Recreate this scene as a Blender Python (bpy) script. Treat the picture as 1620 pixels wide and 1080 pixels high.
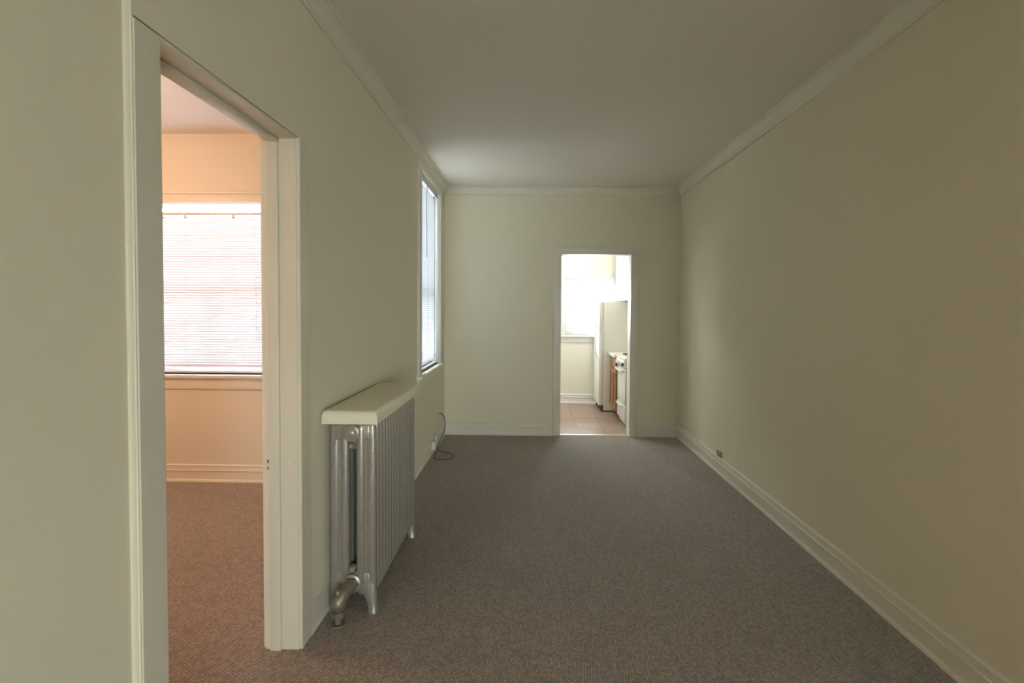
import bpy, bmesh, math, random
from mathutils import Vector, Matrix

# ------------------------------------------------------------------ clear
for o in list(bpy.data.objects):
    bpy.data.objects.remove(o, do_unlink=True)
scene = bpy.context.scene
COL = scene.collection
random.seed(7)
PI = math.pi

# ------------------------------------------------------------------ room dimensions (metres)
XL, XR, D, ZC = -0.937, 1.661, 5.611, 2.74      # left wall, right wall, far wall, ceiling
YF = 1.183                                      # where the left wall steps back by the thickness of a board
XB, YB = XL-0.015, -5.50                        # left wall nearer the lens, wall behind the lens
XE, YE = 4.60, -1.50                            # the room opens to the right behind the lens
BX, BY, BZ = -4.30, 3.987, 2.78                 # bedroom: far left, window wall, ceiling
KY = 7.567                                      # kitchen window wall
DR0, DR1, DRH = 1.273, 2.022, 2.089             # bedroom door opening in the left wall
KD0, KD1, KDH = 0.352, 1.125, 2.014             # kitchen door opening in the far wall

# ------------------------------------------------------------------ camera
F_PX = 800.0
yaw, pitch, roll = -0.0252, 0.0282, 0.0059
cyw, syw, cp, sp = math.cos(yaw), math.sin(yaw), math.cos(pitch), math.sin(pitch)
fw = Vector((syw*cp, cyw*cp, -sp)); rt = Vector((cyw, -syw, 0)); up = rt.cross(fw)
r2 = rt*math.cos(roll) + up*math.sin(roll)
u2 = -rt*math.sin(roll) + up*math.cos(roll)
cam_d = bpy.data.cameras.new('camera'); cam = bpy.data.objects.new('camera', cam_d)
COL.objects.link(cam)
m = Matrix((r2, u2, -fw)).transposed().to_4x4(); m.translation = (0, 0, 1.4058)
cam.matrix_world = m
cam_d.sensor_width = 36.0
cam_d.lens = F_PX*36.0/1620.0
cam_d.shift_x = -6.27/1620.0
cam_d.shift_y = -28.9/1620.0
cam_d.clip_start = 0.02
scene.camera = cam

# ------------------------------------------------------------------ sky and exposure
SKY = 30.0
world = bpy.data.worlds.new('world'); scene.world = world
world.use_nodes = True
wn, wl = world.node_tree.nodes, world.node_tree.links
wn.clear()
wo = wn.new('ShaderNodeOutputWorld'); wb = wn.new('ShaderNodeBackground')
wtc = wn.new('ShaderNodeTexCoord'); wsx = wn.new('ShaderNodeSeparateXYZ'); wr = wn.new('ShaderNodeValToRGB')
wr.color_ramp.elements[0].position = 0.0; wr.color_ramp.elements[0].color = (0.94, 0.97, 1.0, 1)
wr.color_ramp.elements[1].position = 1.0; wr.color_ramp.elements[1].color = (0.84, 0.92, 1.0, 1)
wl.new(wtc.outputs['Generated'], wsx.inputs[0]); wl.new(wsx.outputs['Z'], wr.inputs[0])
wl.new(wr.outputs[0], wb.inputs['Color']); wl.new(wb.outputs[0], wo.inputs[0])
wb.inputs['Strength'].default_value = SKY
try:
    world.cycles.sampling_method = 'MANUAL'; world.cycles.sample_map_resolution = 256
except Exception:
    pass
vs = scene.view_settings
vs.view_transform = 'Standard'; vs.look = 'None'; vs.gamma = 1.0; vs.use_curve_mapping = False
vs.exposure = 0.30

def portal(loc, rot, sx, sy):
    # guides the sampling of sky light to a window opening; gives off no light itself
    l = bpy.data.lights.new('window_portal', 'AREA'); l.shape = 'RECTANGLE'; l.size = sx; l.size_y = sy
    l.cycles.is_portal = True
    o = bpy.data.objects.new('window_portal', l); COL.objects.link(o)
    o.location = loc; o.rotation_euler = rot

# ------------------------------------------------------------------ materials
def new_mat(name):
    mt = bpy.data.materials.new(name); mt.use_nodes = True
    return mt, mt.node_tree.nodes, mt.node_tree.links, mt.node_tree.nodes['Principled BSDF']

def paint(name, col, rough=0.6, var=0.04, scale=3.0, bump=0.0, bscale=220.0, metallic=0.0, spec=0.5):
    mt, n, l, b = new_mat(name)
    tc = n.new('ShaderNodeTexCoord')
    nz = n.new('ShaderNodeTexNoise'); nz.inputs['Scale'].default_value = scale; nz.inputs['Detail'].default_value = 4
    l.new(tc.outputs['Object'], nz.inputs['Vector'])
    mx = n.new('ShaderNodeMix'); mx.data_type = 'RGBA'
    mx.inputs[6].default_value = (*[c*(1-var) for c in col], 1); mx.inputs[7].default_value = (*[min(1, c*(1+var)) for c in col], 1)
    l.new(nz.outputs['Fac'], mx.inputs[0]); l.new(mx.outputs[2], b.inputs['Base Color'])
    b.inputs['Roughness'].default_value = rough; b.inputs['Metallic'].default_value = metallic
    b.inputs['Specular IOR Level'].default_value = spec
    if bump:
        n2 = n.new('ShaderNodeTexNoise'); n2.inputs['Scale'].default_value = bscale; n2.inputs['Detail'].default_value = 3
        l.new(tc.outputs['Object'], n2.inputs['Vector'])
        bp = n.new('ShaderNodeBump'); bp.inputs['Strength'].default_value = bump; bp.inputs['Distance'].default_value = 0.002
        l.new(n2.outputs['Fac'], bp.inputs['Height']); l.new(bp.outputs[0], b.inputs['Normal'])
    return mt

def carpet_mat():
    mt, n, l, b = new_mat('loop_carpet')
    tc = n.new('ShaderNodeTexCoord'); mp = n.new('ShaderNodeMapping'); mp.inputs['Rotation'].default_value = (0, 0, 0.10)
    l.new(tc.outputs['Object'], mp.inputs[0])
    sx = n.new('ShaderNodeSeparateXYZ'); l.new(mp.outputs[0], sx.inputs[0])
    def M(op, a, c=None):
        q = n.new('ShaderNodeMath'); q.operation = op
        for i, v in enumerate((a, c)):
            if v is None: continue
            if isinstance(v, (int, float)): q.inputs[i].default_value = v
            else: l.new(v, q.inputs[i])
        return q.outputs[0]
    P = 0.0105
    u = M('DIVIDE', sx.outputs['X'], P); fu = M('FLOOR', u)
    v = M('ADD', M('DIVIDE', sx.outputs['Y'], P*1.25), M('MULTIPLY', fu, 0.38)); fv = M('FLOOR', v)
    su = M('ABSOLUTE', M('SINE', M('MULTIPLY', u, PI))); sv = M('ABSOLUTE', M('SINE', M('MULTIPLY', v, PI)))
    h = M('POWER', M('MULTIPLY', su, sv), 0.6)
    cb = n.new('ShaderNodeCombineXYZ'); l.new(fu, cb.inputs[0]); l.new(fv, cb.inputs[1])
    wnz = n.new('ShaderNodeTexWhiteNoise'); wnz.noise_dimensions = '2D'; l.new(cb.outputs[0], wnz.inputs['Vector'])
    ramp = n.new('ShaderNodeValToRGB')
    ramp.color_ramp.elements[0].color = (0.30, 0.225, 0.18, 1); ramp.color_ramp.elements[1].color = (0.60, 0.505, 0.405, 1)
    l.new(wnz.outputs['Value'], ramp.inputs[0])
    mx = n.new('ShaderNodeMix'); mx.data_type = 'RGBA'; mx.inputs[6].default_value = (0.12, 0.095, 0.075, 1)
    l.new(h, mx.inputs[0]); l.new(ramp.outputs[0], mx.inputs[7])
    big = n.new('ShaderNodeTexNoise'); big.inputs['Scale'].default_value = 1.6; big.inputs['Detail'].default_value = 5
    l.new(tc.outputs['Object'], big.inputs['Vector'])
    mr = n.new('ShaderNodeMapRange'); mr.inputs['To Min'].default_value = 0.86; mr.inputs['To Max'].default_value = 1.12
    l.new(big.outputs['Fac'], mr.inputs['Value'])
    mu = n.new('ShaderNodeMix'); mu.data_type = 'RGBA'; mu.blend_type = 'MULTIPLY'; mu.inputs[0].default_value = 1.0
    l.new(mx.outputs[2], mu.inputs[6]); l.new(mr.outputs[0], mu.inputs[7])
    l.new(mu.outputs[2], b.inputs['Base Color'])
    b.inputs['Roughness'].default_value = 0.95; b.inputs['Specular IOR Level'].default_value = 0.15
    b.inputs['Sheen Weight'].default_value = 0.5; b.inputs['Sheen Roughness'].default_value = 0.6
    bp = n.new('ShaderNodeBump'); bp.inputs['Strength'].default_value = 0.8; bp.inputs['Distance'].default_value = 0.004
    l.new(h, bp.inputs['Height']); l.new(bp.outputs[0], b.inputs['Normal'])
    return mt

def wood_mat(name, c0, c1, rough=0.35):
    mt, n, l, b = new_mat(name)
    tc = n.new('ShaderNodeTexCoord'); mp = n.new('ShaderNodeMapping'); mp.inputs['Scale'].default_value = (14, 14, 1.2)
    l.new(tc.outputs['Object'], mp.inputs[0])
    nz = n.new('ShaderNodeTexNoise'); nz.inputs['Scale'].default_value = 3.0; nz.inputs['Detail'].default_value = 6; nz.inputs['Distortion'].default_value = 1.2
    l.new(mp.outputs[0], nz.inputs['Vector'])
    r = n.new('ShaderNodeValToRGB'); r.color_ramp.elements[0].color = (*c0, 1); r.color_ramp.elements[1].color = (*c1, 1)
    r.color_ramp.elements[0].position = 0.3; r.color_ramp.elements[1].position = 0.7
    l.new(nz.outputs['Fac'], r.inputs[0]); l.new(r.outputs[0], b.inputs['Base Color']); b.inputs['Roughness'].default_value = rough
    return mt

def tile_mat():
    mt, n, l, b = new_mat('vinyl_tile')
    oi = n.new('ShaderNodeObjectInfo')
    tc = n.new('ShaderNodeTexCoord'); nz = n.new('ShaderNodeTexNoise'); nz.inputs['Scale'].default_value = 30; nz.inputs['Detail'].default_value = 6
    l.new(tc.outputs['Object'], nz.inputs['Vector'])
    ad = n.new('ShaderNodeMath'); ad.operation = 'MULTIPLY_ADD'; ad.inputs[1].default_value = 0.5
    l.new(nz.outputs['Fac'], ad.inputs[0]); l.new(oi.outputs['Random'], ad.inputs[2])
    r = n.new('ShaderNodeValToRGB'); r.color_ramp.elements[0].color = (0.27, 0.185, 0.14, 1); r.color_ramp.elements[1].color = (0.34, 0.24, 0.185, 1)
    l.new(ad.outputs[0], r.inputs[0]); l.new(r.outputs[0], b.inputs['Base Color'])
    b.inputs['Roughness'].default_value = 0.32
    return mt

def translucent(name, col, t=0.45, rough=0.5):
    mt = bpy.data.materials.new(name); mt.use_nodes = True
    n, l = mt.node_tree.nodes, mt.node_tree.links; n.clear()
    out = n.new('ShaderNodeOutputMaterial'); mx = n.new('ShaderNodeMixShader'); mx.inputs[0].default_value = t
    df = n.new('ShaderNodeBsdfDiffuse'); tr = n.new('ShaderNodeBsdfTranslucent')
    tc = n.new('ShaderNodeTexCoord'); nz = n.new('ShaderNodeTexNoise'); nz.inputs['Scale'].default_value = 8
    l.new(tc.outputs['Object'], nz.inputs['Vector'])
    cm = n.new('ShaderNodeMix'); cm.data_type = 'RGBA'
    cm.inputs[6].default_value = (*[c*0.97 for c in col], 1); cm.inputs[7].default_value = (*col, 1)
    l.new(nz.outputs['Fac'], cm.inputs[0])
    l.new(cm.outputs[2], df.inputs['Color']); l.new(cm.outputs[2], tr.inputs['Color'])
    l.new(df.outputs[0], mx.inputs[1]); l.new(tr.outputs[0], mx.inputs[2]); l.new(mx.outputs[0], out.inputs[0])
    return mt

def glow(name, col, strength):
    mt, n, l, b = new_mat(name)
    b.inputs['Base Color'].default_value = (0.85, 0.83, 0.78, 1)
    b.inputs['Emission Color'].default_value = (*col, 1); b.inputs['Emission Strength'].default_value = strength
    return mt

def glass_mat():
    mt = bpy.data.materials.new('window_glass'); mt.use_nodes = True
    n, l = mt.node_tree.nodes, mt.node_tree.links; n.clear()
    out = n.new('ShaderNodeOutputMaterial'); mx = n.new('ShaderNodeMixShader')
    fr = n.new('ShaderNodeFresnel'); fr.inputs['IOR'].default_value = 1.35
    tr = n.new('ShaderNodeBsdfTransparent'); tr.inputs['Color'].default_value = (0.94, 0.97, 0.96, 1)
    gl = n.new('ShaderNodeBsdfGlossy'); gl.inputs['Roughness'].default_value = 0.02
    l.new(fr.outputs[0], mx.inputs[0]); l.new(tr.outputs[0], mx.inputs[1]); l.new(gl.outputs[0], mx.inputs[2]); l.new(mx.outputs[0], out.inputs[0])
    return mt

M = {
 'wall': paint('cream_wall_paint', (0.84, 0.775, 0.60), 0.75, 0.02, 1.5, 0.12, spec=0.2),
 'ceiling': paint('ceiling_paint', (0.88, 0.83, 0.74), 0.8, 0.02, 1.2, 0.1),
 'trim': paint('cream_trim_paint', (0.82, 0.775, 0.65), 0.42, 0.03, 6.0, 0.1, 90),
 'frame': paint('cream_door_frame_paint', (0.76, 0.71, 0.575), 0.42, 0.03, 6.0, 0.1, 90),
 'peach': paint('bedroom_wall_paint', (0.80, 0.745, 0.61), 0.6, 0.02, 1.5, 0.1),
 'peach_ceiling': paint('bedroom_ceiling_paint', (0.80, 0.79, 0.80), 0.8, 0.02, 1.2),
 'peach_trim': paint('bedroom_trim_paint', (0.82, 0.77, 0.64), 0.4, 0.02, 5.0),
 'kwall': paint('kitchen_wall_paint', (0.82, 0.79, 0.69), 0.55, 0.02, 1.5, 0.08),
 'white_trim': paint('white_window_paint', (0.80, 0.79, 0.76), 0.4, 0.02, 5.0),
 'carpet': carpet_mat(),
 'radiator': paint('aluminium_radiator_paint', (0.44, 0.415, 0.36), 0.36, 0.16, 45.0, 0.6, 110, metallic=0.55),
 'valve': paint('aged_brass_valve', (0.25, 0.225, 0.17), 0.42, 0.25, 40.0, 0.5, 90, metallic=0.5),
 'cap': paint('cream_shelf_paint', (0.88, 0.83, 0.64), 0.4, 0.03, 8.0, 0.1, 60),
 'dark': paint('hole_shade_paint', (0.03, 0.028, 0.025), 0.7, 0.1),  # painted shade for the holes in the door jamb
 'cable': paint('dark_cable_sheath', (0.045, 0.04, 0.03), 0.5, 0.1),
 'plate': paint('olive_brown_plastic', (0.40, 0.35, 0.19), 0.45, 0.1),
 'jack': paint('white_jack_plastic', (0.78, 0.76, 0.68), 0.4, 0.03),
 'brass': paint('worn_brass_strip', (0.75, 0.62, 0.36), 0.35, 0.08, 30, metallic=0.7),
 'enamel': paint('white_appliance_enamel', (0.80, 0.80, 0.77), 0.3, 0.02, 4.0),
 'gap': paint('black_parts_and_gap_shade', (0.05, 0.045, 0.04), 0.6, 0.1),  # black appliance parts, and the painted shade in the stove door gaps
 'counter': paint('white_laminate', (0.82, 0.80, 0.74), 0.3, 0.03, 12),
 'wood': wood_mat('stained_oak', (0.22, 0.105, 0.045), (0.36, 0.185, 0.085)),
 'tile': tile_mat(),
 'subfloor': paint('tile_adhesive', (0.16, 0.11, 0.08), 0.8, 0.1),
 'slat': translucent('white_blind_slat', (0.80, 0.81, 0.85), 0.24),
 'bed_slat': translucent('bedroom_blind_slat', (0.86, 0.85, 0.89), 0.11),
 'shade': translucent('white_roller_cloth', (0.88, 0.88, 0.86), 0.6),
 'blind_rail': paint('blind_rail_enamel', (0.70, 0.68, 0.72), 0.35, 0.02),
 'cord': paint('blind_cord', (0.45, 0.44, 0.46), 0.7, 0.05),
 'glass': glass_mat(),
 'metal': paint('dull_steel', (0.4, 0.38, 0.34), 0.35, 0.1, 40, metallic=0.8),
 'brick_outside': paint('outdoor_render', (0.62, 0.58, 0.52), 0.9, 0.06, 2.0),
 'lamp_warm': glow('warm_lamp_glass', (1.0, 0.605, 0.42), 72.0),
 'lamp_cool': glow('white_lamp_glass', (0.95, 0.98, 1.0), 80.0),
 'ground': paint('courtyard_concrete', (0.74, 0.72, 0.68), 0.9, 0.06, 0.8),
}

# ------------------------------------------------------------------ mesh helpers
ORG = {}
class MB:
    def __init__(self): self.bm = bmesh.new()
    def box(self, x0, x1, y0, y1, z0, z1, bev=0.0, seg=2):
        bm = self.bm
        vs_ = [bm.verts.new((x, y, z)) for x in (x0, x1) for y in (y0, y1) for z in (z0, z1)]
        fs = [(0,1,3,2),(4,6,7,5),(0,4,5,1),(2,3,7,6),(0,2,6,4),(1,5,7,3)]
        faces = [bm.faces.new([vs_[i] for i in f]) for f in fs]
        if bev:
            es = list({e for f in faces for e in f.edges})
            bmesh.ops.bevel(bm, geom=es, offset=bev, segments=seg, profile=0.5, affect='EDGES', clamp_overlap=True)
        return self
    def loft(self, rings, cap=True):
        bm = self.bm
        R_ = [[bm.verts.new(p) for p in r] for r in rings]
        n = len(R_[0])
        for a, b in zip(R_, R_[1:]):
            for i in range(n):
                bm.faces.new((a[i], a[(i+1) % n], b[(i+1) % n], b[i]))
        if cap:
            bm.faces.new(R_[0][::-1]); bm.faces.new(R_[-1])
        return self
    def prism(self, prof, fn, a, b):
        # prof: list of 2D points; fn(u, v, t) -> 3D
        return self.loft([[fn(u, v, t) for u, v in prof] for t in (a, b)])
    def tube(self, pts, r, n=8, cap=True):
        pts = [Vector(p) for p in pts]; rings = []
        up_ = Vector((0, 0, 1)); prev = None
        for i, p in enumerate(pts):
            t = (pts[min(i+1, len(pts)-1)] - pts[max(i-1, 0)]).normalized()
            if prev is None:
                s = t.cross(up_) if abs(t.dot(up_)) < 0.95 else t.cross(Vector((1, 0, 0)))
            else:
                s = prev - t*prev.dot(t)
            s.normalize(); prev = s; q = t.cross(s)
            rr = r[i] if isinstance(r, (list, tuple)) else r
            rings.append([tuple(p + (s*math.cos(2*PI*k/n) + q*math.sin(2*PI*k/n))*rr) for k in range(n)])
        return self.loft(rings, cap)
    def cyl(self, p0, p1, r, n=16): return self.tube([p0, p1], r, n)
    def build(self, name, mat, parent=None, smooth=35, label=None):
        bm = self.bm
        o = ORG.get(parent, Vector((0, 0, 0))) if parent is not None else Vector((0, 0, 0))
        if o.length: bmesh.ops.translate(bm, verts=bm.verts, vec=-o)
        bmesh.ops.recalc_face_normals(bm, faces=bm.faces)
        me = bpy.data.meshes.new(name); bm.to_mesh(me); bm.free()
        me.materials.append(M[mat])
        if smooth:
            me.shade_smooth(); me.set_sharp_from_angle(angle=math.radians(smooth))
        ob = bpy.data.objects.new(name, me); COL.objects.link(ob)
        if parent is not None: ob.parent = parent
        ORG[ob] = o
        if label: ob['label'] = label
        return ob

def tag(o, label, cat=None, group=None, kind=None):
    o['label'] = label
    if cat: o['category'] = cat
    if group: o['group'] = group
    if kind: o['kind'] = kind
    return o

def thing(name, label, cat, loc, kind=None, group=None):
    e = bpy.data.objects.new(name, None); COL.objects.link(e); e.location = loc
    e.empty_display_size = 0.1
    ORG[e] = Vector(loc)
    return tag(e, label, cat, group, kind)

def copy_part(o, dloc):
    c = o.copy(); COL.objects.link(c); c.parent = o.parent
    c.location = o.location + Vector(dloc); ORG[c] = ORG[o]
    return c

def slab(axis, p0, p1, u0, u1, v0, v1, holes=()):
    """wall slab with real openings. axis 'x': plane normal x (u = y, v = z); axis 'y': u = x, v = z; axis 'z': u = x, v = y"""
    mb = MB(); bm = mb.bm
    us = sorted({u0, u1, *[c for h in holes for c in h[:2]]}); us = [u for u in us if u0 <= u <= u1]
    vs_ = sorted({v0, v1, *[c for h in holes for c in h[2:]]}); vs_ = [v for v in vs_ if v0 <= v <= v1]
    def solid(i, j):
        if i < 0 or j < 0 or i >= len(us)-1 or j >= len(vs_)-1: return False
        cu, cv = (us[i]+us[i+1])/2, (vs_[j]+vs_[j+1])/2
        return not any(h[0] < cu < h[1] and h[2] < cv < h[3] for h in holes)
    cache = {}
    def V(p, u, v):
        k = (p, u, v)
        if k not in cache:
            cache[k] = bm.verts.new({'x': (p, u, v), 'y': (u, p, v), 'z': (u, v, p)}[axis])
        return cache[k]
    for i in range(len(us)-1):
        for j in range(len(vs_)-1):
            if not solid(i, j): continue
            a, b, c, d = us[i], us[i+1], vs_[j], vs_[j+1]
            for p in (p0, p1): bm.faces.new((V(p,a,c), V(p,b,c), V(p,b,d), V(p,a,d)))
            if not solid(i-1, j): bm.faces.new((V(p0,a,c), V(p1,a,c), V(p1,a,d), V(p0,a,d)))
            if not solid(i+1, j): bm.faces.new((V(p0,b,c), V(p1,b,c), V(p1,b,d), V(p0,b,d)))
            if not solid(i, j-1): bm.faces.new((V(p0,a,c), V(p1,a,c), V(p1,b,c), V(p0,b,c)))
            if not solid(i, j+1): bm.faces.new((V(p0,a,d), V(p1,a,d), V(p1,b,d), V(p0,b,d)))
    return mb

def struct(mb, name, mat, label, cat):
    return tag(mb.build(name, mat, smooth=0), label, cat, kind='structure')

# ------------------------------------------------------------------ window openings
W1 = (4.34, 5.25, 0.835, 2.593)       # left wall: y0, y1, z0, z1
W2 = (-3.14, -2.00, 0.866, 2.234)     # bedroom window wall: x0, x1, z0, z1
W3 = (0.528, 1.24, 1.02, 1.886)       # kitchen window wall
W4 = (7.00, 7.42, 1.25, 2.00)         # kitchen left wall, out of view
W5 = (1.50, 3.40, 0.15, 1.95)         # wall behind the lens, far to the right

# ------------------------------------------------------------------ shell: walls, floors, ceilings
g = 0.005
struct(slab('x', XL-0.065, XL, YF, D+0.14, 0, ZC+0.1, [(DR0-0.086, DR1+0.086, -1, DRH+g), W1]), 'wall_left', 'wall',
       'cream painted wall with the bedroom doorway and radiator', 'wall')
struct(slab('x', XL-0.13, XL-0.065, DR0, BY+0.03, 0, BZ+0.1, [(DR0+0.0, DR1, -1, DRH)]), 'wall_bedroom_right', 'peach',
       'peach bedroom side of the doorway wall', 'wall')
struct(slab('x', XL-0.23, XL-0.065, BY+0.03, KY+0.2, 0, ZC+0.1, [W1, W4]), 'wall_exterior', 'brick_outside',
       'pale outer wall around the living room side window', 'wall')
struct(slab('x', XL-0.065, XL, D+0.14, KY, 0, ZC+0.1, [W4]), 'wall_kitchen_left', 'kwall', 'cream kitchen wall with side window', 'wall')
struct(slab('x', XR, XR+0.15, YE, KY+0.2, 0, ZC+0.1), 'wall_right', 'wall', 'long blank cream wall on the right', 'wall')
struct(slab('y', D, D+0.14, XL, XR, 0, ZC+0.1, [(KD0, KD1, -1, KDH)]), 'wall_far', 'wall', 'cream end wall with the kitchen doorway', 'wall')
struct(slab('y', KY, KY+0.2, XL-0.065, XR, 0, ZC+0.1, [W3]), 'wall_kitchen_far', 'kwall', 'pale kitchen wall with bright window', 'wall')
struct(slab('x', XB-0.15, XB, YB-0.15, YF, 0, ZC+0.1), 'wall_near_left', 'wall', 'cream wall at the left edge, before the bedroom doorway', 'wall')
struct(slab('y', DR0-0.09, DR0, BX, XL-0.065, 0, BZ+0.1), 'wall_bedroom_near', 'peach', 'peach bedroom wall beside the door', 'wall')
struct(slab('y', BY, BY+0.18, BX, XL-0.13, 0, BZ+0.1, [W2]), 'wall_bedroom_far', 'peach', 'peach bedroom wall around the bright window', 'wall')
struct(slab('x', BX-0.15, BX, 1.228, BY+0.18, 0, BZ+0.1), 'wall_bedroom_left', 'peach', 'peach side wall of the bedroom', 'wall')
struct(slab('y', YE, YE+0.15, XR+0.15, XE, 0, ZC+0.1), 'wall_return', 'wall', 'cream return wall of the wide part of the room', 'wall')
struct(slab('x', XE, XE+0.15, YB-0.15, YE+0.15, 0, ZC+0.1), 'wall_east', 'wall', 'cream wall far right behind the viewer', 'wall')
struct(slab('y', YB-0.15, YB, XB, XE, 0, ZC+0.1, [W5]), 'wall_back', 'wall', 'cream wall with wide window behind the viewer', 'wall')

fl = MB()
fl.box(XR, XE, YB, YE, -0.06, 0); fl.box(XB, XR, YB, YF, -0.06, 0); fl.box(XL-0.065, XR, YF, D+0.02, -0.06, 0)
struct(fl, 'floor', 'carpet', 'brown grey looped pile carpet across the living room', 'carpet')
struct(MB().box(BX, XL-0.065, DR0, BY, -0.06, 0), 'floor_bedroom', 'carpet', 'looped pile carpet of the peach bedroom', 'carpet')
kfloor = struct(MB().box(XL, XR, D+0.02, KY, -0.06, -0.004), 'floor_kitchen', 'subfloor', 'brown tiled kitchen floor', 'floor')
ts = 0.305; tile0 = None
for i in range(9):
    for j in range(7):
        x0, y0 = XL + i*ts, D+0.055 + j*ts
        x1, y1 = min(x0+ts, XR), min(y0+ts, KY)
        if x1-x0 < 0.02 or y1-y0 < 0.02: continue
        if x1-x0 > ts-0.001 and y1-y0 > ts-0.001:
            if tile0 is None:
                tile0 = MB().box(x0+0.001, x1-0.001, y0+0.001, y1-0.001, -0.006, 0.0, 0.0006, 1).build('tile', 'tile', kfloor, 0); t00 = (x0, y0)
            else: copy_part(tile0, (x0-t00[0], y0-t00[1], 0))
        else:
            MB().box(x0+0.001, x1-0.001, y0+0.001, y1-0.001, -0.006, 0.0, 0.0006, 1).build('tile', 'tile', kfloor, 0)

ce = MB(); ce.box(XR, XE, YB, YE, ZC, ZC+0.1); ce.box(XB, XR, YB, YF, ZC, ZC+0.1); ce.box(XL-0.0, XR, YF, D, ZC, ZC+0.1)
struct(ce, 'ceiling', 'ceiling', 'off white plaster ceiling of the long room', 'ceiling')
struct(MB().box(BX, XL-0.13, DR0, BY, BZ, BZ+0.1), 'ceiling_bedroom', 'peach_ceiling', 'pinkish white bedroom ceiling', 'ceiling')
struct(MB().box(XL, XR, D+0.14, KY, ZC, ZC+0.1), 'ceiling_kitchen', 'ceiling', 'white kitchen ceiling', 'ceiling')
struct(MB().box(-40, 40, -40, 40, -3.4, -3.3), 'ground_outside', 'ground', 'grey courtyard ground below the windows', 'ground')

# ------------------------------------------------------------------ mouldings
BASE = [(0,0),(0.027,0),(0.027,0.010),(0.022,0.018),(0.015,0.021),(0.014,0.084),(0.019,0.087),(0.0195,0.092),(0.013,0.096),(0.0105,0.122),(0.0145,0.126),(0.0145,0.131),(0.009,0.136),(0,0.138)]
CROWN = [(0,-0.088),(0.010,-0.088),(0.012,-0.079),(0.018,-0.075),(0.020,-0.066),(0.028,-0.045),(0.040,-0.028),(0.046,-0.022),(0.048,-0.014),(0.058,-0.011),(0.060,-0.004),(0.060,0),(0,0)]
def mould(name, prof, side, a, b, mat, label, cat, zo=0.0, at=0.0):
    fn = {'+x': lambda u, v, t: (at+u, t, zo+v), '-x': lambda u, v, t: (at-u, t, zo+v),
          '+y': lambda u, v, t: (t, at+u, zo+v), '-y': lambda u, v, t: (t, at-u, zo+v)}[side]
    mb = MB().prism(prof, fn, a, b)
    return tag(mb.build(name, mat, smooth=25), label, cat, kind='structure')
mould('baseboard_right', BASE, '-x', YE, D, 'trim', 'cream moulded baseboard along the right wall', 'baseboard', at=XR)
mould('baseboard_left', [(u*0.6, v) for u, v in BASE], '+x', DR1+0.086, D, 'trim', 'cream moulded baseboard behind the radiator', 'baseboard', at=XL)
mould('baseboard_far_left', BASE, '-y', XL, KD0-0.082, 'trim', 'cream baseboard left of the kitchen doorway', 'baseboard', at=D)
mould('baseboard_far_right', BASE, '-y', KD1+0.082, XR, 'trim', 'cream baseboard right of the kitchen doorway', 'baseboard', at=D)
mould('baseboard_near_left', BASE, '+x', YB, YF, 'trim', 'cream baseboard left of the bedroom doorway', 'baseboard', at=XB)
mould('baseboard_bedroom', BASE, '-y', BX, XL-0.13, 'peach_trim', 'peach moulded baseboard under the bedroom window', 'baseboard', at=BY)
mould('baseboard_kitchen', BASE, '-y', XL, XR, 'white_trim', 'white baseboard under the kitchen window', 'baseboard', at=KY)
mould('trim_1', CROWN, '-x', YE, D, 'trim', 'cream crown moulding along the right wall', 'crown moulding', ZC, XR)
mould('trim_2', CROWN, '+x', YF, D, 'trim', 'cream crown moulding along the left wall', 'crown moulding', ZC, XL)
mould('trim_3', CROWN, '-y', XL, XR, 'trim', 'cream crown moulding over the kitchen doorway wall', 'crown moulding', ZC, D)
mould('trim_4', CROWN, '+x', YB, YF, 'trim', 'cream crown moulding left of the bedroom doorway', 'crown moulding', ZC, XB)
# rounded plaster bead where the left wall steps back beside the bedroom door
mb = MB().prism([(XB-0.004, YF-0.008), (XB+0.003, YF-0.010), (XB+0.006, YF-0.009), (XB+0.009, YF-0.005), (XL-0.004, YF-0.001), (XL-0.0005, YF-0.0005), (XL-0.0005, YF+0.004), (XB-0.004, YF+0.004)], lambda u, v, t: (u, v, t), 0.0, ZC-0.085)
tag(mb.build('trim_5', 'wall', smooth=50), 'bevelled cream plaster edge left of the bedroom doorway', 'corner bead', kind='structure')

# ------------------------------------------------------------------ bedroom door frame (no door leaf is in view)
def frame_thing(name, label, loc): return thing(name, label, 'door frame', loc, kind='structure')
d1 = frame_thing('door_1', 'cream painted frame of the bedroom doorway, without a door', (XL, (DR0+DR1)/2, 0))
cz = 0.0015
for (a, b, pr) in ((DR0-0.087, DR0, 0.003), (DR1, DR1+0.0865, 0.015)):
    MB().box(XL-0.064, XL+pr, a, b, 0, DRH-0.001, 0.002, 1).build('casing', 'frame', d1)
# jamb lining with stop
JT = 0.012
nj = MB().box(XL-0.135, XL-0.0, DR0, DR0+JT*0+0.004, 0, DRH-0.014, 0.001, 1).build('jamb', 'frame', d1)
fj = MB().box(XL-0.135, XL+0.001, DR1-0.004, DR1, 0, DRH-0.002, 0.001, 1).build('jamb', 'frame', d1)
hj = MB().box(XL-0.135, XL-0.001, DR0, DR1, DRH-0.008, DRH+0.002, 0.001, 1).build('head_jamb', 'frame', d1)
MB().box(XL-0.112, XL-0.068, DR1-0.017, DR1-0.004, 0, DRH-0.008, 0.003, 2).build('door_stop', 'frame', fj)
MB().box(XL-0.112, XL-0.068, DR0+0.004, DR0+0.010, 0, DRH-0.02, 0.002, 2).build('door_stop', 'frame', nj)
MB().box(XL-0.112, XL-0.068, DR0, DR1, DRH-0.024, DRH-0.008, 0.003, 2).build('door_stop', 'frame', hj)
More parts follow.
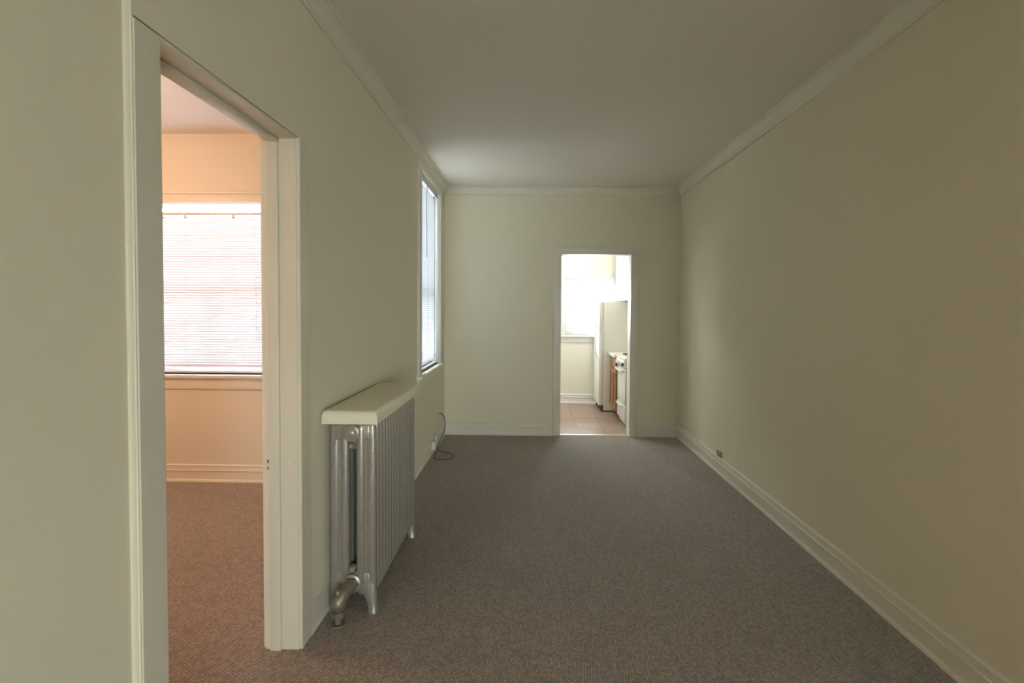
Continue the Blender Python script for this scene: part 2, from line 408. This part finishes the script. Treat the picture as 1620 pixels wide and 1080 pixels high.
# bedroom side casing
MB().box(XL-0.148, XL-0.13, DR1+0.002, DR1+0.085, 0, DRH+0.08, 0.004, 2).build('casing', 'peach_trim', d1)
MB().box(XL-0.148, XL-0.13, DR0+0.002, DR1+0.085, DRH+0.001, DRH+0.08, 0.004, 2).build('casing', 'peach_trim', d1)
# empty strike mortise in the jamb, its inner shade painted on as dark blocks
MB().box(XL-0.124, XL-0.119, DR1-0.0046, DR1-0.002, 0.772, 0.786).build('strike_hole_shade', 'dark', fj, label='dark block painted as the shade in the empty strike hole')
MB().box(XL-0.124, XL-0.120, DR1-0.0046, DR1-0.002, 0.745, 0.757).build('strike_hole_shade', 'dark', fj, label='dark block painted as the shade in a small screw hole')
MB().box(XL-0.034, XL-0.026, DR1-0.0046, DR1-0.002, 0.768, 0.78, 0.001, 1).build('patch', 'cap', fj, label='painted over patch')

# ------------------------------------------------------------------ kitchen door frame
d2 = frame_thing('door_2', 'cream painted frame of the kitchen doorway in the end wall', ((KD0+KD1)/2, D, 0))
def casing_y(a, b, z0, z1, par, name='casing'):
    return MB().box(a, b, D-0.018, D, z0, z1, 0.004, 2).build(name, 'trim', par)
casing_y(KD0-0.078, KD0, 0, KDH, d2); casing_y(KD1, KD1+0.078, 0, KDH, d2); casing_y(KD0-0.078, KD1+0.078, KDH, KDH+0.078, d2, 'head_casing')
MB().box(KD0-0.001, KD0+0.005, D-0.012, D+0.145, 0, KDH, 0.001, 1).build('jamb', 'white_trim', d2)
MB().box(KD1-0.005, KD1+0.001, D-0.012, D+0.145, 0, KDH, 0.001, 1).build('jamb', 'white_trim', d2)
MB().box(KD0, KD1, D-0.012, D+0.145, KDH-0.005, KDH+0.001, 0.001, 1).build('head_jamb', 'white_trim', d2)
tag(MB().prism([(0,0),(0.004,0.006),(0.014,0.009),(0.024,0.009),(0.034,0.006),(0.038,0)], lambda u, v, t: (t, D+0.008+u, v), KD0+0.006, KD1-0.006).build('threshold_strip', 'brass'),
    'thin brass carpet strip across the kitchen doorway floor', 'threshold strip')

# ------------------------------------------------------------------ windows
class Frame2:
    """maps (u along wall, d depth into the wall from the room face, z) to world"""
    def __init__(s, axis, plane, sgn): s.axis, s.plane, s.sgn = axis, plane, sgn
    def box(s, mb, u0, u1, d0, d1, z0, z1, bev=0.0, seg=1):
        p0, p1 = sorted((s.plane + s.sgn*d0, s.plane + s.sgn*d1))
        if s.axis == 'x': return mb.box(p0, p1, u0, u1, z0, z1, bev, seg)
        return mb.box(u0, u1, p0, p1, z0, z1, bev, seg)
    def pt(s, u, d, z):
        p = s.plane + s.sgn*d
        return (p, u, z) if s.axis == 'x' else (u, p, z)

def window(name, label, fr, W, cas, tmat, depth, head=None, stool=0.045, apron=0.09, meet=None, muntin=True, horns=0.04, casd=0.018, sd=0.10, rail=0.044):
    u0, u1, z0, z1 = W
    w = thing(name, label, 'window', fr.pt((u0+u1)/2, 0, z0), kind='structure')
    b = lambda nm, mat, *a, par=w, bev=0.004: fr.box(MB(), *a, bev, 2).build(nm, mat, par)
    head = cas if head is None else head
    if cas:
        b('casing', tmat, u0-cas, u0, -casd, 0, z0, z1); b('casing', tmat, u1, u1+cas, -casd, 0, z0, z1)
        b('head_casing', tmat, u0-cas, u1+cas, -casd, 0, z1, z1+head)
    st = b('stool', 'white_trim' if tmat != 'trim' else 'trim', u0-cas-horns, u1+cas+horns, -casd-stool+0.018, 0.002, z0-0.03, z0, bev=0.007)
    b('stool_back', 'white_trim', u0, u1, 0.002, sd+0.03, z0-0.02, z0)
    if apron: b('apron', tmat, u0-cas, u1+cas, -0.014, 0, z0-0.03-apron, z0-0.03)
    # reveal lining
    b('reveal', 'white_trim', u0-0.002, u0+0.006, 0, depth, z0, z1, bev=0.001); b('reveal', 'white_trim', u1-0.006, u1+0.002, 0, depth, z0, z1, bev=0.001)
    b('reveal', 'white_trim', u0, u1, 0, depth, z1-0.006, z1+0.002, bev=0.001)
    meet = (z0+z1)/2 if meet is None else meet
    # lower sash inside, upper sash outside
    for nm, a, c, d0 in (('lower_sash', z0, meet+0.022, sd), ('upper_sash', meet-0.022, z1-0.006, sd+0.036)):
        mb = MB(); s = 0.045
        fr.box(mb, u0+0.006, u0+0.006+s, d0, d0+0.034, a, c, 0.003, 1); fr.box(mb, u1-0.006-s, u1-0.006, d0, d0+0.034, a, c, 0.003, 1)
        fr.box(mb, u0+0.006+s, u1-0.006-s, d0, d0+0.034, a, a+(0.06 if nm == 'lower_sash' else 0.044), 0.003, 1)
        rl = 0.044 if nm == 'lower_sash' else rail
        fr.box(mb, u0+0.006+s, u1-0.006-s, d0, d0+0.034, c-rl, c, 0.003, 1)
        sash = mb.build(nm, 'white_trim', w)
        um = (u0+u1)/2
        if muntin and nm == 'lower_sash':
            fr.box(MB(), um-0.012, um+0.012, d0+0.005, d0+0.03, a+0.06, c-0.044, 0.002, 1).build('muntin', 'white_trim', sash)
            spans = ((u0+0.05, um-0.011), (um+0.011, u1-0.05))
        else: spans = ((u0+0.05, u1-0.05),)
        for (a0, a1) in spans:
            fr.box(MB(), a0, a1, d0+0.014, d0+0.018, a+0.05 if nm == 'lower_sash' else a+0.04, c-rl+0.004).build('pane', 'glass', sash)
    return w

F1 = Frame2('x', XL, -1); F2f = Frame2('y', BY, 1); F3 = Frame2('y', KY, 1); F4 = Frame2('x', XL, -1); F5 = Frame2('y', YB, -1)
window('window_1', 'tall sash window with cream casing in the left wall by the corner', F1, W1, 0.11, 'trim', 0.228, head=0.05, apron=0.07, meet=1.56, muntin=False, stool=0.05)
window('window_2', 'wide sash window with peach casing in the bedroom', F2f, W2, 0.085, 'peach_trim', 0.178, meet=1.535, apron=0.088, stool=0.04, rail=0.012)
window('window_3', 'bright window over the kitchen baseboard beside the refrigerator', F3, W3, 0.06, 'white_trim', 0.198, apron=0.075, muntin=False)
window('window_4', 'side window of the kitchen', F4, W4, 0.08, 'white_trim', 0.228)
window('window_5', 'wide window behind the viewer', F5, W5, 0.10, 'trim', 0.148)
F2f.box(MB(), W2[0]+0.05, W2[1]-0.05, 0.138, 0.166, 1.765, 1.80, 0.003, 1).build('muntin', 'white_trim', bpy.data.objects['window_2'])
# bedroom head casing cap moulding
F2f.box(MB(), W2[0]-0.10, W2[1]+0.10, -0.034, 0, W2[3]+0.066, W2[3]+0.085, 0.004, 2).build('head_cap', 'peach_trim', bpy.data.objects['window_2'])

def blind(label, fr, W, d, tilt, pitch=0.0208, cords=(), wand=None, headh=0.045, rail_z=None, pull=None, gap=0.02, drop=0.0, smat='slat'):
    u0, u1, z0, z1 = W[0]+0.012, W[1]-0.012, W[2], W[3]-0.008-drop
    t = thing('venetian_blind', label, 'blind', fr.pt((u0+u1)/2, d, z0), group='white venetian blinds')
    hr = fr.box(MB(), u0, u1, d-0.02, d+0.02, z1-headh, z1, 0.002, 1).build('headrail', 'blind_rail', t)
    rz = z0+0.004 if rail_z is None else rail_z
    fr.box(MB(), u0, u1, d-0.012, d+0.012, rz, rz+0.018, 0.003, 1).build('bottom_rail', 'blind_rail', t)
    # one curved slat; copies share the mesh
    zt = z1-headh-gap; n = int((zt-rz-0.02)/pitch)
    hw = 0.0125; prof = []
    for k in range(5):
        s = -1+2*k/4; prof.append((hw*s, 0.0022*(1-s*s)))
    prof = prof + [(a, b-0.0006) for a, b in prof[::-1]]
    ct, s_ = math.cos(tilt), math.sin(tilt)
    prof = [(a*ct-b*s_, a*s_+b*ct) for a, b in prof]
    mb = MB().loft([[fr.pt(u, d+a, zt+b) for a, b in prof] for u in (u0+0.004, u1-0.004)])
    s0 = mb.build('slat', smat, t, 40)
    for k in range(1, n): copy_part(s0, (0, 0, -k*pitch))
    for u in cords:
        mb = MB()
        for dd in (-0.0128, 0.0128): mb.tube([fr.pt(u, d+dd, z1-headh), fr.pt(u, d+dd, rz+0.01)], 0.0009, 5)
        fr.box(mb, u-0.006, u+0.006, d-0.016, d+0.016, z1-headh-0.022, z1-headh+0.002)
        mb.build('ladder_cord', 'cord', t)
    if wand:
        mb = MB().tube([fr.pt(wand[0], d-0.026, z1-headh+0.005), fr.pt(wand[0], d-0.028, wand[1])], 0.004, 8); mb.build('tilt_wand', 'cord', t)
    if pull:
        mb = MB().tube([fr.pt(pull[0], d-0.022, z1-headh), fr.pt(pull[0]+0.004, d-0.024, pull[1])], 0.0012, 6)
        c = mb.build('pull_cord', 'cord', t)
        for zz in pull[2]:
            MB().tube([fr.pt(pull[0]+0.002, d-0.024, zz+0.012), fr.pt(pull[0]+0.002, d-0.024, zz)], [0.003, 0.005], 8).build('tassel', 'cord', c)
    return t
blind('white venetian blind with tilt wand hanging in the left wall window', F1, W1, 0.035, -1.21, cords=(4.47, 4.80, 5.13), wand=(4.66, 1.88))
blind('white venetian blind hanging in the peach bedroom window', F2f, W2, 0.035, -1.15, cords=(-2.95, -2.76, -2.37, -2.10), headh=0.026, drop=0.062, smat='bed_slat', pull=(-2.185, 1.12, (1.50, 1.44, 1.33, 1.235)), rail_z=0.874)
# roller shade in the kitchen window
rs = thing('roller_shade', 'white roller shade rolled up at the top of the kitchen window', 'window shade', F3.pt((W3[0]+W3[1])/2, 0.02, W3[3]-0.16))
F3.box(MB(), W3[0]+0.012, W3[1]-0.012, 0.038, 0.040, W3[3]-0.13, W3[3]-0.03).build('cloth', 'shade', rs, 0)
MB().tube([F3.pt(W3[0]+0.01, 0.04, W3[3]-0.03), F3.pt(W3[1]-0.01, 0.04, W3[3]-0.03)], 0.018, 14).build('roller', 'shade', rs)
F3.box(MB(), W3[0]+0.012, W3[1]-0.012, 0.034, 0.044, W3[3]-0.15, W3[3]-0.13, 0.003, 1).build('hem_bar', 'blind_rail', rs)

portal((XL-0.26, (W1[0]+W1[1])/2, (W1[2]+W1[3])/2), (0, -PI/2, 0), W1[3]-W1[2], W1[1]-W1[0])
portal(((W2[0]+W2[1])/2, BY+0.22, (W2[2]+W2[3])/2), (-PI/2, 0, 0), W2[1]-W2[0], W2[3]-W2[2])
portal(((W3[0]+W3[1])/2, KY+0.23, (W3[2]+W3[3])/2), (-PI/2, 0, 0), W3[1]-W3[0], W3[3]-W3[2])
portal((XL-0.26, (W4[0]+W4[1])/2, (W4[2]+W4[3])/2), (0, -PI/2, 0), W4[3]-W4[2], W4[1]-W4[0])
portal(((W5[0]+W5[1])/2, YB-0.2, (W5[2]+W5[3])/2), (PI/2, 0, 0), W5[1]-W5[0], W5[3]-W5[2])

# ------------------------------------------------------------------ radiator
RX0, RX1, RY0, RY1 = -0.909, -0.694, 2.27, 3.09
rxc = (RX0+RX1)/2 - 0.002; NS = 16; rp = (RY1-RY0)/NS; RZ = 0.884
rad = thing('radiator', 'silver painted cast iron column radiator against the left wall', 'radiator', (rxc, (RY0+RY1)/2, 0))
def rad_section(end):
    y = RY0 + rp/2; mb = MB()
    for off, hw in ((-0.0845, 0.0225), (-0.0365, 0.0215), (0.0365, 0.0215), (0.0845, 0.0225)):
        outer = abs(off) > 0.05
        rings = []
        for z, k in ((0.082, 0.45), (0.088, 0.8), (0.10, 1.0), (0.82, 1.0), (0.857, 0.96), (0.875, 0.8), (RZ, 0.5)):
            sx = -1 if off < 0 else 1
            rings.append([(rxc+off + hw*k*math.copysign(abs(math.cos(a))**0.8, math.cos(a)), y + (0.0185 if outer else 0.0254)*k*math.copysign(abs(math.sin(a))**0.9, math.sin(a)), z) for a in [2*PI*i/16 for i in range(16)]])
        mb.loft(rings)
    for s in (-1, 1):                                   # webs between the paired columns
        xa, xb = sorted((rxc+s*0.03, rxc+s*0.09)); mb.box(xa, xb, y-0.010, y+0.010, 0.10, 0.85)
    mb.box(rxc-0.085, rxc+0.085, y-0.021, y+0.021, 0.80, 0.878, 0.012, 3)
    mb.box(rxc-0.085, rxc+0.085, y-0.019, y+0.019, 0.105, 0.19, 0.012, 3)
    mb.cyl((rxc, y-rp/2, 0.822), (rxc, y+rp/2, 0.822), 0.028, 16); mb.cyl((rxc, y-rp/2, 0.145), (rxc, y+rp/2, 0.145), 0.03, 16)
    return mb
s0 = rad_section(False).build('section', 'radiator', rad, 45)
for k in range(1, NS): copy_part(s0, (0, k*rp, 0))
# flared legs under the two end sections
for yy in (RY0+rp/2, RY1-rp/2):
    for s in (-1, 1):
        rings = []
        for z, xi, xo, hy in ((0.150, 0.004, 0.104, 0.019), (0.122, 0.016, 0.106, 0.021), (0.100, 0.036, 0.107, 0.022), (0.072, 0.054, 0.107, 0.022), (0.040, 0.065, 0.108, 0.022), (0.014, 0.069, 0.110, 0.024), (0.005, 0.069, 0.113, 0.027), (0.0, 0.069, 0.113, 0.027)):
            cx, hw = rxc + s*(xi+xo)/2, (xo-xi)/2
            rings.append([(cx+hw*math.copysign(abs(math.cos(a))**0.5, math.cos(a)), yy+hy*math.copysign(abs(math.sin(a))**0.6, math.sin(a)), z) for a in [2*PI*i/16 for i in range(16)]])
        MB().loft(rings).build('leg', 'radiator', rad, 45)
# end bosses, slot bolts and cast rope ornament on the near face
yf = RY0 + rp/2 - 0.022
for zb, rr in ((0.838, 0.040), (0.142, 0.043)):
    mb = MB().tube([(rxc, yf+0.01, zb), (rxc, yf-0.010, zb), (rxc, yf-0.015, zb), (rxc, yf-0.016, zb)], [rr, rr, rr*0.86, rr*0.7], 28)
    mb.tube([(rxc, yf-0.014, zb), (rxc, yf-0.022, zb), (rxc, yf-0.024, zb)], [rr*0.42, rr*0.40, rr*0.3], 6)
    for k in range(10):
        a = 2*PI*k/10
        mb.tube([(rxc+rr*0.58*math.cos(a), yf-0.015, zb+rr*0.58*math.sin(a)), (rxc+rr*0.58*math.cos(a), yf-0.019, zb+rr*0.58*math.sin(a))], [0.006, 0.003], 6)
    mb.build('end_boss', 'radiator', rad, 40)
for zb in (0.776, 0.208):
    MB().tube([(rxc, yf+0.022, zb), (rxc, yf-0.004, zb), (rxc, yf-0.011, zb)], [0.014, 0.014, 0.008], 14).build('bolt', 'radiator', rad, 40)
MB().box(rxc-0.016, rxc+0.016, yf+0.016, yf+0.03, 0.758, 0.80, 0.003, 1).build('slot_bridge', 'radiator', rad)
for s in (-1, 1):
    mb = MB()
    for k in range(11):
        z = 0.80 - k*0.013; x = rxc + s*0.0845 + (0.006 - 0.0011*k if s < 0 else 0.004)
        mb.tube([(x-0.005, RY0+rp/2-0.0175, z-0.004), (x, RY0+rp/2-0.0205, z), (x+0.005, RY0+rp/2-0.0175, z+0.004)], [0.0016, 0.0028, 0.0016], 6)
    mb.build('rope_ornament', 'radiator', rad, 60)
# steam valve at the near bottom corner
vx, vy = -0.838, 2.19
val = MB().tube([(rxc, yf-0.012, 0.142), (rxc, yf-0.03, 0.142), (rxc-0.006, yf-0.045, 0.138), (vx+0.012, vy, 0.118), (vx, vy-0.004, 0.095)], [0.028, 0.028, 0.027, 0.028, 0.030], 16)
val.tube([(rxc, yf-0.016, 0.142), (rxc, yf-0.034, 0.142)], 0.036, 6)
val.tube([(vx, vy, 0.135), (vx, vy, 0.125), (vx, vy, 0.10), (vx, vy, 0.072), (vx, vy, 0.060)], [0.018, 0.030, 0.037, 0.033, 0.024], 16)
val.tube([(vx, vy, 0.062), (vx, vy, 0.036)], 0.033, 6)
val.tube([(vx, vy, 0.152), (vx, vy, 0.13)], [0.010, 0.014], 8)
v0 = val.build('valve', 'valve', rad, 40)
MB().tube([(vx, vy, 0.06), (vx, vy, 0.0)], 0.0165, 14).build('riser_pipe', 'valve', v0)
MB().tube([(vx, vy, 0.007), (vx, vy, 0.004), (vx, vy, 0.0)], [0.018, 0.030, 0.031], 18).build('floor_flange', 'valve', v0)

# shelf board resting on the radiator
mb = MB(); bm = mb.bm
cx0, cx1, cy0, cy1, cz0, cz1 = -0.922, -0.672, 2.222, 3.112, RZ+0.003, 0.946
prof_t = [(0, cz0, 0.0), (0, cz1-0.026, 0.0), (0, cz1-0.012, 0.004), (0, cz1-0.003, 0.013), (0, cz1, 0.022)]
rings = []
for _, z, ins in prof_t:
    rings.append([(cx0+ins*0.4, cy0+ins, z), (cx1-ins, cy0+ins, z), (cx1-ins, cy1-ins, z), (cx0+ins*0.4, cy1-ins, z)])
mb.loft(rings)
tag(mb.build('radiator_shelf', 'cap', smooth=40), 'cream painted shelf board with rounded edges on top of the radiator', 'shelf')

# ------------------------------------------------------------------ cable, jacks
def bez(pts, n=10):
    P = [Vector(p) for p in pts]; out = []
    for i in range(len(P)-1):
        p0, p1, p2, p3 = P[max(i-1, 0)], P[i], P[i+1], P[min(i+2, len(P)-1)]
        for k in range(n):
            t = k/n
            out.append(0.5*((2*p1) + (p2-p0)*t + (2*p0-5*p1+4*p2-p3)*t*t + (3*p1-p0-3*p2+p3)*t**3))
    out.append(P[-1]); return out
cab = bez([(XL+0.002, 5.26, 0.305), (XL+0.03, 5.255, 0.305), (-0.870, 5.23, 0.25), (-0.862, 5.18, 0.17), (-0.875, 5.08, 0.10), (-0.895, 4.97, 0.055), (-0.893, 4.95, 0.012),
           (-0.84, 4.90, 0.004), (-0.745, 4.84, 0.004), (-0.700, 4.745, 0.004), (-0.735, 4.665, 0.004), (-0.81, 4.64, 0.004), (-0.872, 4.665, 0.004), (-0.885, 4.74, 0.006), (-0.885, 4.78, 0.012), (-0.884, 4.81, 0.022)])
tag(MB().tube(cab, 0.0042, 8).build('coaxial_cable', 'cable', smooth=60), 'thin dark cable looping from the left wall onto the carpet', 'cable')
jk = thing('cable_jack', 'small white jack box on the left baseboard near the cable loop', 'wall jack', (XL+0.015, 4.865, 0.03))
MB().box(XL+0.0090, XL+0.042, 4.825, 4.905, 0.035, 0.118, 0.005, 2).build('jack_box', 'jack', jk)
MB().cyl((XL+0.042, 4.865, 0.07), (XL+0.046, 4.865, 0.07), 0.007, 10).build('jack_socket', 'metal', jk)
jk2 = thing('cable_jack', 'second white jack plate on the left baseboard, nearer the corner', 'wall jack', (XL+0.015, 5.04, 0.03))
MB().box(XL+0.0090, XL+0.03, 5.0, 5.08, 0.05, 0.125, 0.005, 2).build('jack_box', 'jack', jk2)
MB().cyl((XL+0.03, 5.04, 0.085), (XL+0.034, 5.04, 0.085), 0.007, 10).build('jack_socket', 'metal', jk2)
pj = thing('phone_jack', 'small olive brown jack plate above the right baseboard', 'wall jack', (XR, 4.39, 0.139))
MB().box(XR-0.012, XR, 4.335, 4.435, 0.139, 0.188, 0.003, 2).build('plate', 'plate', pj)
MB().box(XR-0.0135, XR-0.012, 4.36, 4.385, 0.146, 0.160).build('socket', 'valve', pj)

# ------------------------------------------------------------------ kitchen
fr_ = thing('refrigerator', 'white top freezer refrigerator standing by the kitchen window', 'refrigerator', (1.3, 7.22, 0))
FX0, FX1, FY0, FY1, FZ = 0.965, 1.625, 6.95, 7.50, 1.513
MB().box(FX0+0.065, FX1, FY0, FY1, 0.012, FZ, 0.008, 2).build('body', 'enamel', fr_)
MB().box(FX0+0.058, FX0+0.066, FY0+0.008, FY1-0.008, 0.10, FZ-0.01).build('gasket', 'blind_rail', fr_)
fd = MB().box(FX0, FX0+0.058, FY0, FY1, 1.135, FZ, 0.012, 3).build('freezer_door', 'enamel', fr_)
ld = MB().box(FX0, FX0+0.058, FY0, FY1, 0.085, 1.125, 0.012, 3).build('lower_door', 'enamel', fr_)
MB().box(FX0+0.04, FX0+0.07, FY0+0.01, FY1-0.01, 0.0, 0.085).build('kick_grille', 'gap', fr_)
hy = FY0+0.05
MB().tube(bez([(FX0+0.005, hy, 1.115), (FX0-0.02, hy, 1.11), (FX0-0.045, hy, 1.04), (FX0-0.05, hy, 0.95), (FX0-0.04, hy, 0.83), (FX0-0.012, hy, 0.74), (FX0+0.005, hy, 0.73)], 6), 0.010, 8).build('handle', 'enamel', ld)
MB().tube(bez([(FX0+0.005, hy, 1.15), (FX0-0.02, hy, 1.155), (FX0-0.035, hy, 1.20), (FX0-0.035, hy, 1.30), (FX0-0.012, hy, 1.37), (FX0+0.005, hy, 1.375)], 6), 0.010, 8).build('handle', 'enamel', fd)
MB().box(FX0+0.0, FX0+0.07, FY0-0.004, FY0+0.05, 1.118, 1.142, 0.003, 1).build('hinge', 'white_trim', fr_)
MB().box(FX0+0.01, FX0+0.08, FY0+0.01, FY0+0.06, FZ-0.001, FZ+0.012, 0.003, 1).build('hinge_cover', 'enamel', fr_)

cb_ = thing('base_cabinet', 'stained oak base cabinet between the refrigerator and stove', 'cabinet', (1.38, 6.69, 0))
CX, CY0, CY1 = 1.115, 6.475, 6.935
MB().box(CX+0.02, 1.66, CY0, CY1, 0.09, 0.79).build('body', 'wood', cb_)
MB().box(CX+0.07, 1.66, CY0, CY1, 0.0, 0.09).build('toe_kick', 'gap', cb_)
ym = (CY0+CY1)/2
for a, b in ((CY0+0.006, ym-0.004), (ym+0.004, CY1-0.006)):
    dr = MB().box(CX, CX+0.02, a, b, 0.645, 0.775, 0.004, 2).build('drawer', 'wood', cb_)
    do = MB()
    do.box(CX, CX+0.02, a, a+0.045, 0.10, 0.63, 0.003, 1); do.box(CX, CX+0.02, b-0.045, b, 0.10, 0.63, 0.003, 1)
    do.box(CX, CX+0.02, a+0.045, b-0.045, 0.10, 0.15, 0.003, 1); do.box(CX, CX+0.02, a+0.045, b-0.045, 0.58, 0.63, 0.003, 1)
    do.box(CX+0.01, CX+0.018, a+0.04, b-0.04, 0.14, 0.59)
    dd = do.build('door', 'wood', cb_)
    MB().tube([(CX+0.001, a+0.03, 0.52), (CX-0.012, a+0.03, 0.52), (CX-0.018, a+0.03, 0.52)], [0.006, 0.006, 0.011], 10).build('knob', 'metal', dd)
tag(MB().box(CX-0.025, 1.66, CY0, CY1, 0.79, 0.828, 0.006, 2).build('countertop', 'counter'), 'white laminate countertop on the oak cabinet', 'countertop')

sv_ = thing('stove', 'small white gas stove seen through the kitchen doorway', 'stove', (1.4, 6.19, 0))
SX, SY0, SY1 = 1.135, 5.93, 6.465
MB().box(SX+0.03, 1.65, SY0, SY1, 0.02, 0.80, 0.006, 2).build('body', 'enamel', sv_)
MB().box(SX+0.045, 1.64, SY0+0.01, SY1-0.01, 0.0, 0.05).build('plinth', 'gap', sv_)
MB().box(SX-0.012, 1.65, SY0, SY1, 0.80, 0.835, 0.010, 3).build('cooktop', 'enamel', sv_)
pn = MB().prism([(SX-0.010, 0.80), (SX-0.018, 0.785), (SX-0.002, 0.715), (SX+0.03, 0.712), (SX+0.03, 0.80)], lambda u, v, t: (u, t, v), SY0+0.004, SY1-0.004).build('control_panel', 'enamel', sv_)
for k in range(5):
    yk = SY0+0.07+k*0.098
    MB().tube([(SX-0.008, yk, 0.752), (SX-0.030, yk, 0.757), (SX-0.034, yk, 0.758)], [0.021, 0.018, 0.013], 14).build('knob', 'gap' if k == 0 else 'enamel', pn)
MB().box(SX+0.026, SX+0.034, SY0+0.004, SY1-0.004, 0.09, 0.72).build('door_gap_shade', 'gap', sv_)  # black sheet painted as the shade in the gaps around the oven doors
od = MB().box(SX, SX+0.028, SY0+0.006, SY1-0.006, 0.285, 0.70, 0.006, 2).build('oven_door', 'enamel', sv_)
MB().box(SX-0.040, SX-0.020, SY0+0.04, SY1-0.04, 0.655, 0.685, 0.008, 2).build('handle', 'counter', od)
for yy in (SY0+0.06, SY1-0.08): MB().box(SX-0.025, SX+0.005, yy, yy+0.02, 0.66, 0.68, 0.003, 1).build('handle_bracket', 'counter', od)
bd = MB().box(SX, SX+0.028, SY0+0.006, SY1-0.006, 0.075, 0.272, 0.006, 2).build('broiler_door', 'enamel', sv_)
MB().box(SX-0.034, SX-0.016, SY0+0.10, SY1-0.10, 0.238, 0.262, 0.007, 2).build('handle', 'counter', bd)
for yy in (SY0+0.12, SY1-0.14): MB().box(SX-0.02, SX+0.005, yy, yy+0.02, 0.24, 0.26, 0.003, 1).build('handle_bracket', 'counter', bd)
for bx in (1.26, 1.50):
    for by in (SY0+0.13, SY1-0.13):
        mb = MB()
        ring = [(bx+0.075*math.cos(2*PI*k/20), by+0.075*math.sin(2*PI*k/20), 0.852) for k in range(21)]
        mb.tube(ring, 0.006, 6, cap=False)
        for k in range(4):
            a = PI/2*k+PI/4; mb.box(bx-0.003, bx+0.003, by-0.003, by+0.003, 0.834, 0.84)
            mb.tube([(bx+0.03*math.cos(a), by+0.03*math.sin(a), 0.856), (bx+0.085*math.cos(a), by+0.085*math.sin(a), 0.856), (bx+0.088*math.cos(a), by+0.088*math.sin(a), 0.834)], 0.005, 6)
        gr = mb.build('burner_grate', 'gap', sv_)
        MB().tube([(bx, by, 0.834), (bx, by, 0.842), (bx, by, 0.846)], [0.04, 0.036, 0.02], 16).build('burner', 'gap', gr)
uc = thing('wall_cabinet', 'white wall cabinet above the refrigerator', 'cabinet', (1.47, 6.99, 1.54))
MB().box(1.295, 1.66, 6.48, 7.50, 1.528, 2.45, 0.003, 1).build('body', 'white_trim', uc)
for a, b in ((6.486, 6.985), (6.995, 7.494)):
    dd = MB().box(1.275, 1.295, a, b, 1.535, 2.44, 0.004, 2).build('door', 'white_trim', uc)
    MB().tube([(1.276, a+0.05, 1.62), (1.26, a+0.05, 1.62), (1.254, a+0.05, 1.62)], [0.006, 0.006, 0.011], 10).build('knob', 'metal', dd)

# ------------------------------------------------------------------ lamps that light the bedroom and the kitchen (both above the doorway heads)
def globe_rings(c, r, squash=1.0, n=18, k=9):
    return [[(c[0]+r*math.sin(PI*(j+0.15)/(k+0.3))*math.cos(2*PI*i/n), c[1]+r*math.sin(PI*(j+0.15)/(k+0.3))*math.sin(2*PI*i/n), c[2]+r*squash*math.cos(PI*(j+0.15)/(k+0.3))) for i in range(n)] for j in range(k+1)]
lx, ly, lz = -3.25, 2.45, 2.22
pl = thing('pendant_lamp', 'warm glass globe pendant lamp hanging in the bedroom', 'lamp', (lx, ly, BZ))
MB().tube([(lx, ly, BZ), (lx, ly, BZ-0.02), (lx, ly, BZ-0.035)], [0.06, 0.055, 0.02], 18).build('canopy', 'brass', pl)
MB().cyl((lx, ly, BZ-0.03), (lx, ly, lz+0.13), 0.008, 10).build('rod', 'brass', pl)
MB().tube([(lx, ly, lz+0.15), (lx, ly, lz+0.105)], [0.03, 0.055], 18).build('gallery', 'brass', pl)
MB().loft(globe_rings((lx, ly, lz), 0.12)).build('globe', 'lamp_warm', pl, 60)
lx, ly = 0.15, 6.80
kl = thing('ceiling_lamp', 'white dome lamp on the kitchen ceiling', 'lamp', (lx, ly, ZC))
MB().tube([(lx, ly, ZC), (lx, ly, ZC-0.03)], 0.16, 24).build('pan', 'enamel', kl)
MB().loft(globe_rings((lx, ly, ZC-0.045), 0.145, 0.5)).build('shade', 'lamp_cool', kl, 60)
